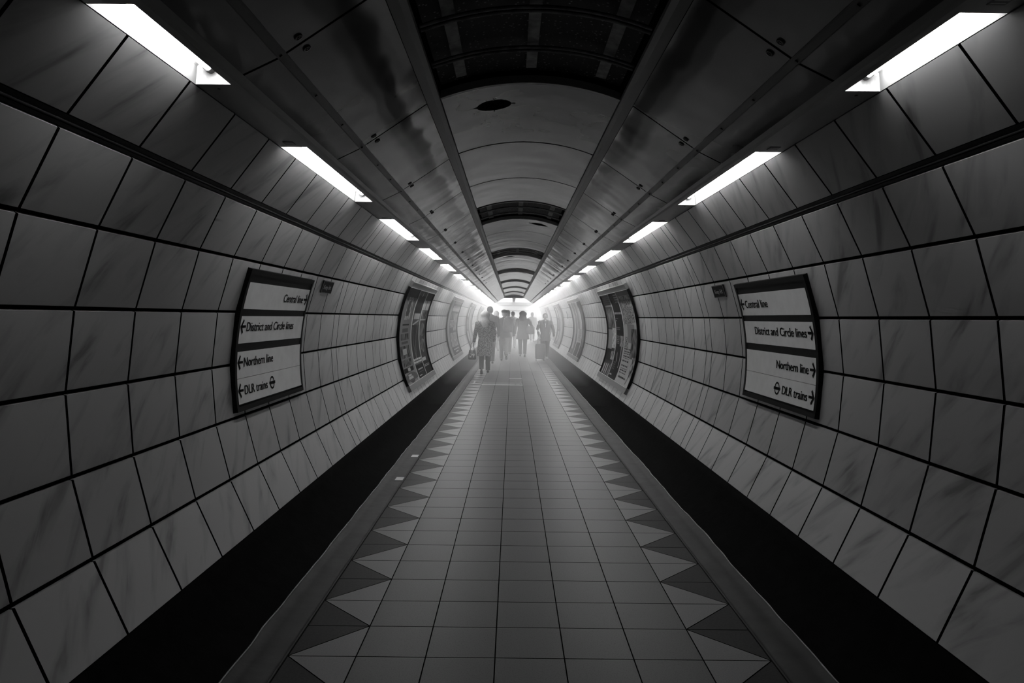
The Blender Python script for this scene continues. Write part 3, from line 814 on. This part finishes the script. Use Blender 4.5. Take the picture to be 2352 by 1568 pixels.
def person(x, y, rz, ht, label, legs=(0, 0), arms=None, skin='skin', top='cloth_dark', hem=.75, flare=1.0, trousers='cloth_black', hair='hair_dark', hairlen=0.0, hairw=1.0,
           shoes='leather', width=1.0, cap=None, face=False, shirt=None, lean=0.0, bareleg=0):
    """origin between the feet, facing -Y in local space; rz turns it. legs: fore/aft foot offset for left,right (positive = behind, heel lifted)"""
    e = empty('person', (x, y, 0), rz); k = ht/1.75; w_ = width
    e.scale = (k, k, k)
    Z = Vector
    hipz, shz = .93, 1.43
    hip = {s: Z((s*.09, 0, hipz-.04)) for s in (-1, 1)}
    foot = {}; knee = {}
    for s, off in zip((-1, 1), legs):
        # stance: off>0 trails behind with its heel up
        ay = off; az = .09+max(0, off)*.42
        foot[s] = Z((s*.085, ay, az)); hh_ = hip[s]; mid = (hh_+foot[s])/2
        knee[s] = Z((s*.09, mid.y-.05-abs(off)*.12, .49+max(0, off)*.05))
    if arms is None: arms = ((.265, -.0, 1.12, .275, -.07, .86), (.265, -.0, 1.12, .275, -.07, .86))
    sh = {s: Z((s*.185*w_, .0, shz)) for s in (-1, 1)}; el = {}; wr = {}
    for s, a in zip((-1, 1), arms):
        el[s] = Z((s*a[0], a[1], a[2])); wr[s] = Z((s*a[3], a[4], a[5]))
    V_, E_, Rr = [], [], []
    def add(p, r, par=None):
        V_.append(tuple(p)); Rr.append(r); 
        if par is not None: E_.append((par, len(V_)-1))
        return len(V_)-1
    pel = add((0, 0, hipz), (.125, .095)); bel = add((0, 0, 1.1), (.115, .085), pel); ch = add((0, .0, 1.3), (.13, .095), bel); up = add((0, .01, 1.41), (.085, .07), ch)
    nk = add((0, .005, 1.5), .052, up); jaw = add((0, -.012, 1.575), (.062, .07), nk); hd = add((0, -.002, 1.655), (.074, .09), jaw); tp = add((0, .004, 1.72), (.05, .06), hd)
    for s in (-1, 1):
        a = add(sh[s], .052, up); b = add(el[s], .04, a); c = add(wr[s], .026, b)
        d = (wr[s]-el[s]).normalized(); palm = add(wr[s]+d*.06, (.034, .02), c)
        side_v = Z((0, 1, 0)); 
        if abs(d.dot(side_v)) > .8: side_v = Z((1, 0, 0))
        side_v = (side_v-d*side_v.dot(d)).normalized()
        inn = Z((-s, 0, 0)); inn = (inn-d*inn.dot(d)); inn = inn.normalized() if inn.length > .1 else Z((0, -1, 0))
        for q, ln in enumerate((.07, .08, .075, .058)):
            o_ = side_v*(-.027+.018*q)
            f1 = add(wr[s]+d*(.085)+o_, .0095, palm); f2 = add(wr[s]+d*(.085+ln*.55)+o_+inn*.008, .0085, f1); add(wr[s]+d*(.085+ln*.9)+o_+inn*.03, .007, f2)
        t1 = add(wr[s]+d*.04-side_v*.035, .011, palm); add(wr[s]+d*.085-side_v*.05+inn*.012, .009, t1)
    for s in (-1, 1):
        a = add(hip[s], .088, pel); b = add(knee[s], .056, a); c = add(foot[s], .038, b)
        add(foot[s]+Z((0, -.13, -.05 if legs[(s+1)//2] <= 0 else -.11)), .03, c)
    body = skin_mesh('body', V_, E_, Rr, skin, e)
    # head details
    fm_ = MB()
    def blob(mb, c, rx, ry, rz_, m, n=12, rows=7):
        c = Z(c); rr = []
        for i in range(rows+1):
            t = PI*(i+.02)/(rows+.04); rr.append([c+Z((rx*math.sin(t)*math.cos(2*PI*j/n), ry*math.sin(t)*math.sin(2*PI*j/n), rz_*math.cos(t))) for j in range(n)])
        mb.grid(rr, m, closed=True)
    if face:
        blob(fm_, (0, -.098, 1.625), .013, .018, .024, skin); fm_.build('nose', e)
        for s in (-1, 1):
            q = MB(); blob(q, (s*.03, -.083, 1.648), .012, .008, .007, 'eye'); q.build('eye', e)
            q = MB(); blob(q, (s*.03, -.085, 1.668), .018, .006, .005, hair); q.build('eyebrow', e)
        q = MB(); blob(q, (0, -.084, 1.587), .024, .007, .007, 'eye'); q.build('mouth', e)
    for s in (-1, 1):
        q = MB(); blob(q, (s*.078, .005, 1.63), .012, .022, .032, skin); q.build('ear', e)
    # hair: a shell over the crown and back that may hang down
    q = MB(); rr = []; n = 20
    zs = [1.765, 1.755, 1.73, 1.69, 1.65, 1.61, 1.57]
    rs = [.012, .045, .075, .09, .093, .09, .08]
    if hairlen > 0:
        m_ = max(2, int(hairlen/.05))
        for i in range(1, m_+1): zs.append(1.57-hairlen*i/m_); rs.append((.085+.02*math.sin(PI*i/m_))*(1-.15*i/m_))
    for i, (z, r) in enumerate(zip(zs, rs)):
        row = []
        for j in range(n):
            t = 2*PI*j/n; dx, dy = math.cos(t), math.sin(t)
            front = max(0, -dy)
            rad = r*(hairw if z < 1.7 else (1+hairw)/2)
            cut = 1.0
            if z < 1.70: cut = 1-front*.62 if z > 1.5 else 1-front*.9
            wob = 1+.05*math.sin(t*5+z*30)*(1 if hairlen else .3)
            row.append((dx*rad*wob*cut if z < 1.7 and front > .6 else dx*rad*wob, .01+dy*rad*1.12*wob*cut + (.03*(1.57-z)/max(hairlen, .1) if z < 1.57 else 0), z))
        rr.append(row)
    q.grid(rr, hair, closed=True); q.poly(rr[-1], hair); q.poly(rr[0], hair); recalc(q.build('hair', e))
    if cap:
        q = MB(); rr = [ell((0, .005, z), r, r*1.12, 18) for z, r in ((1.68, .1), (1.705, .106), (1.74, .1), (1.775, .07), (1.79, .02))]
        q.rings(rr, cap); q.rings([ell((0, -.07, z), .075, .085, 18) for z in (1.682, 1.692)], cap); recalc(q.build('cap', e))
    # trousers: one mesh, two legs joined at the hips
    q = MB()
    for s in (-1, 1):
        path = [Z((s*.03, .0, hipz+.06)), Z((s*.075, 0, hipz-.02)), hip[s]*.6+knee[s]*.4, knee[s], knee[s]*.45+foot[s]*.55, foot[s]+Z((0, 0, .0))]
        q.tube(path, [.115, .112, .095, .073, .066, .06], trousers, 14)
    q.rings([ell((0, 0, z), rx, ry) for z, rx, ry in ((hipz-.06, .15, .115), (hipz+.04, .158, .12), (hipz+.14, .145, .105))], trousers)
    q.build('trousers', e)
    for i, s in enumerate((-1, 1)):
        q = MB(); f = foot[s]; up_ = legs[i] > 0
        drop = .075; 
        c0 = f+Z((0, .035, -drop+.03)); c1 = f+Z((0, -.17, -drop+.018 - (.10 if up_ else 0)))
        rr = []
        for t, rx, rz_ in ((0, .028, .03), (.12, .038, .045), (.35, .04, .052), (.6, .043, .036), (.85, .042, .026), (1, .025, .015)):
            c = c0+(c1-c0)*t; rr.append([c+Z((rx*math.cos(a_), 0, rz_*math.sin(a_) if math.sin(a_) > 0 else .03*math.sin(a_)*(.9 if t < .9 else .5))) for a_ in (2*PI*j/14 for j in range(14))])
        q.rings(rr, shoes); recalc(q.build('shoe', e))
    # coat or jacket: torso with sleeves
    q = MB(); bot_ = hem/k
    lv = [(1.525, .062, .06), (1.50, .10, .07), (1.465, .175*w_, .095), (1.40, .215*w_, .12), (1.28, .205*w_, .135), (1.12, .185*w_, .125), (1.0, .195*w_*(.5+.5*flare), .135)]
    z = .9; N_ = 5
    for i in range(1, N_+1):
        zz = 1.0+(bot_-1.0)*i/N_; lv.append((zz, (.2+.05*i/N_*flare)*w_*(.6+.4*flare), .14+.05*i/N_*flare))
    rr = []
    for z, rx, ry in lv:
        ring_c = []
        for j in range(24):
            t = 2*PI*j/24; fold = 1+.035*math.sin(t*6+z*3)*max(0, 1.1-z)*1.5
            ring_c.append(Z((rx*math.cos(t)*fold, .005+ry*math.sin(t)*fold, z)))
        rr.append(ring_c)
    if shirt: pass
    q.grid(rr, top, closed=True); q.poly(rr[-1], 'cloth_black')
    for s in (-1, 1):
        a = sh[s]; q.tube([a+Z((-s*.03, 0, .01)), a+Z((s*.02, 0, -.02)), (a+el[s])/2, el[s], (el[s]+wr[s])/2, wr[s]], [.062, .072, .064, .056, .05, .045], top, 12)
    recalc(q.build('coat' if hem < .75 else 'jacket', e))
    if shirt:
        q = MB(); pts = [(-.055, 1.50), (.055, 1.50), (.02, 1.3), (0, 1.2), (-.02, 1.3)]
        def fy(z): 
            return -.075 if z > 1.48 else (-.125 if z > 1.35 else -.142)
        q.poly([Z((a, fy(z), z)) for a, z in pts], shirt); q.poly([Z((a*.98, fy(z)+.012, z)) for a, z in pts][::-1], shirt); q.build('shirt_front', e)
        q = MB()
        for s in (-1, 1): q.poly([Z((s*.03, -.088, 1.52)), Z((s*.11, -.10, 1.45)), Z((s*.07, -.142, 1.34)), Z((0, -.15, 1.18)), Z((s*.03, -.137, 1.36))], 'cloth_black')
        q.build('lapel', e)
    tag(e, label, 'person', 'walkers in the passage'); return e, k, el, wr
def loc(px, y):       # x on the floor for something seen at pixel column px at distance y
    return (px-1177)*y/1619 - .09

A_down = (.27, .0, 1.14, .29, -.04, .90)
# woman in the patterned coat, nearest
p1, k1, el1, wr1 = person(-.80, 18.4, PI, 1.63, 'nearest walker, fair haired person in a long patterned dark coat seen from behind', legs=(-.10, .12),
    arms=((.25, .0, 1.14, .26, -.04, .90), (.27, .02, 1.14, .31, .0, .88)), top='coat_pattern', hem=.46, flare=.75, width=1.05, trousers='cloth_dark', hair='hair_fair', hairlen=.28, hairw=1.35)
def bag(x, y, z, label, m='leather', w_=.13, h=.26, strap=.3, name='handbag', cat='bag', print_=None):
    e = empty(name, (x, y, z)); q = MB()
    rr = [[(sx*w_*f, sy*.06*f2, hz*h) for sx, sy in ((-1,-1),(1,-1),(1,1),(-1,1))] for hz, f, f2 in ((0, .8, .8), (.08, 1.05, 1.1), (.5, 1.0, 1.1), (.9, .85, .6), (1, .8, .3))]
    q.rings(rr, m); q.build('body', e)
    q = MB(); q.tube([(-w_*.5, 0, h), (-w_*.35, 0, h+strap*.7), (0, 0, h+strap), (w_*.35, 0, h+strap*.7), (w_*.5, 0, h)], .008, m, 6); q.build('handle', e)
    if print_: q = MB(); q.box(-w_*.7, w_*.7, -.068, -.064, h*.25, h*.7, print_); q.build('print', e)
    tag(e, label, cat); return e
bag(-1.13, 18.42, .36, 'dark bag hanging from the hand of the walker in the patterned coat', w_=.10, h=.25, strap=.2, print_='bag_print')
# tall man behind, mostly hidden
person(-.79, 22.0, PI, 1.80, 'tall person in dark clothes walking away, short dark hair, behind the patterned coat', legs=(-.08, .15), top='cloth_dark', hem=.78, trousers='cloth_dark', flare=.6)
# man with flat cap and rucksack
person(loc(1157, 23.6)+.02, 23.6, PI, 1.70, 'person in a flat cap and grey jacket walking away with one heel lifted', legs=(.34, -.12) , top='cloth_dark', hem=.80, trousers='denim', hair='hair_fair', cap='cloth_black', width=1.15, flare=.7,
    arms=((.32, .02, 1.14, .33, -.05, .88), (.34, .05, 1.14, .28, -.05, .95)))
e = empty('rucksack', (loc(1167, 23.3), 23.28, .98)); q = MB()
rr = [[(rx*math.cos(2*PI*j/18), ry*math.sin(2*PI*j/18), z) for j in range(18)] for z, rx, ry in ((0, .12, .07), (.04, .17, .1), (.2, .18, .12), (.38, .16, .1), (.48, .10, .07), (.5, .03, .03))]
q.rings(rr, 'cloth_mid'); q.build('bag_body', e)
q = MB(); q.tube([(-.05, .05, .5), (-.12, .03, .46), (-.15, .06, .3), (-.13, .08, .1)], .012, 'cloth_light', 6); q.build('strap', e)
q = MB(); q.rings([[(.10*math.cos(2*PI*j/14), -.09-.03*max(0, -math.sin(2*PI*j/14))+.02*math.sin(2*PI*j/14), z) for j in range(14)] for z in (.07, .1, .22, .25)], 'cloth_mid'); q.build('pocket', e)
tag(e, 'grey rucksack slung on the back of the walker in the flat cap', 'rucksack')
person(loc(1166, 28.0), 28.0, PI, 1.76, 'person with dark bobbed hair just beyond the walker in the flat cap', legs=(-.1, .15), top='cloth_mid', hem=.7, hairlen=.06, hairw=1.1)
person(loc(1178, 33.5), 33.5, PI, 1.75, 'person in pale clothes walking away with short dark hair, in the middle distance', legs=(0, .1), top='cloth_light', hem=.7, trousers='cloth_light')
person(loc(1140, 30.5), 30.5, PI, 1.74, 'fair haired person far ahead beside the left wall, almost lost in the haze', legs=(0, .1), top='cloth_light', hem=.7, trousers='cloth_light', hair='hair_fair', hairlen=.2, hairw=1.3)
# curly haired woman
person(loc(1201, 26.4), 26.4, PI, 1.71, 'person with big dark curly hair in a thigh length coat walking away down the middle', legs=(.08, -.08), arms=((.36, .05, 1.16, .20, -.12, 1.12), (.27, .03, 1.13, .30, .04, .88)),
    top='cloth_dark', hem=.66, flare=1.0, width=1.02, trousers='cloth_black', hair='hair_dark', hairlen=.18, hairw=1.55)
bag(loc(1217.5, 26.4), 26.25, .86, 'soft shoulder bag at the hip of the curly haired walker', m='cloth_mid', w_=.15, h=.3, strap=.26)
person(loc(1222, 43), 42.5, 0, 1.78, 'person in a pale top and dark trousers walking towards the camera, farthest away', legs=(0, .2), top='cloth_white', hem=.92, trousers='cloth_black', skin='skin_dark', face=True, shoes='leather', width=.95)
person(loc(1250.5, 24.8)+.03, 24.8, .05, 1.63, 'person in open jacket and white shirt walking towards the camera beside a suitcase', legs=(0, .08), top='cloth_mid', hem=.66, flare=.6, width=1.08, trousers='cloth_dark', hair='cloth_mid', face=True, shirt='cloth_white',
    arms=((.30, -.04, 1.14, .25, -.2, .92), (.31, -.02, 1.14, .33, -.05, .88)))
e = empty('suitcase', (loc(1241, 24.3), 24.25, 0)); q = MB()
rr = []
for z, f in ((.06, .86), (.09, .97), (.3, 1), (.52, .98), (.58, .86)):
    rr.append([(.17*f*(abs(math.cos(t))**.5)*(1 if math.cos(t) > 0 else -1), .11*f*(abs(math.sin(t))**.5)*(1 if math.sin(t) > 0 else -1), z) for t in (2*PI*j/28+.05 for j in range(28))])
q.rings(rr, 'case'); q.build('shell', e)
q = MB(); q.tube([(-.07, .09, .56), (-.07, .09, .88), (.07, .09, .88), (.07, .09, .56)], .009, 'alu', 6); q.build('handle', e)
for sx, sy in ((-1, -1), (1, -1), (1, 1), (-1, 1)):
    q = MB(); q.tube([(sx*.13-.012, sy*.08, .03), (sx*.13+.012, sy*.08, .03)], .03, 'leather', 12); q.build('wheel', e)
q = MB(); q.box(-.1, .1, -.118, -.108, .2, .44, 'case'); q.build('pocket', e)
tag(e, 'grey upright wheeled suitcase pulled by the walker in the suit jacket', 'suitcase')
# low dark box on the floor far ahead
q = MB(); e = empty('low_box', (loc(1142, 34.5), 34.5, 0))
for i in range(4): q.box(-.22, .22, -.14, .14, .01+i*.06, .055+i*.06, 'cloth_black')
q.box(-.2, .2, -.12, .12, .0, .23, 'leather'); q.build('crate', e)
tag(e, 'low dark slatted box on the floor between the walkers and the left wall', 'box')

# ------------------------------------------------------------------ haze that fills the far part of the passage
def haze(y0, y1, dens, prof):
    m = bpy.data.materials.new('haze'); m.use_nodes = True; n, l = nt(m); n.clear()
    v = n.new('ShaderNodeVolumeScatter'); v.inputs['Density'].default_value = dens; v.inputs['Anisotropy'].default_value = 0; v.inputs['Color'].default_value = (1, 1, 1, 1)
    o = n.new('ShaderNodeOutputMaterial'); l.new(v.outputs[0], o.inputs['Volume']); m.cycles.homogeneous_volume = True
    M['hz'] = m; mb = MB()
    a = [(p[0], y0, p[1]) for p in prof]; b = [(p[0], y1, p[1]) for p in prof]
    mb.grid([a, b], 'hz', sm=False, closed=True); mb.poly(a[::-1], 'hz'); mb.poly(b, 'hz')
    o = recalc(mb.build('haze')); tag(o, kind='stuff'); return o
def prof_(f):
    return [(f*R*math.cos(math.radians(a)), ZC+f*R*math.sin(math.radians(a))) for a in range(-36, 217, 14)]
for (a, b, d, lb) in ((9.0, 10.98, .010, 'faintest grey haze in the air beside the first poster displays'), (11.0, 13.98, .025, 'faint grey haze in the air beyond the first poster displays'),
        (14.0, 17.98, .042, 'pale haze in front of the nearest walker'), (18.0, 21.98, .068, 'white haze round the nearest walkers'), (22.0, 43.98, .036, 'white haze filling the far end of the passage')):
    o = haze(a, b, d, prof_(.99)); tag(o, lb, 'haze')
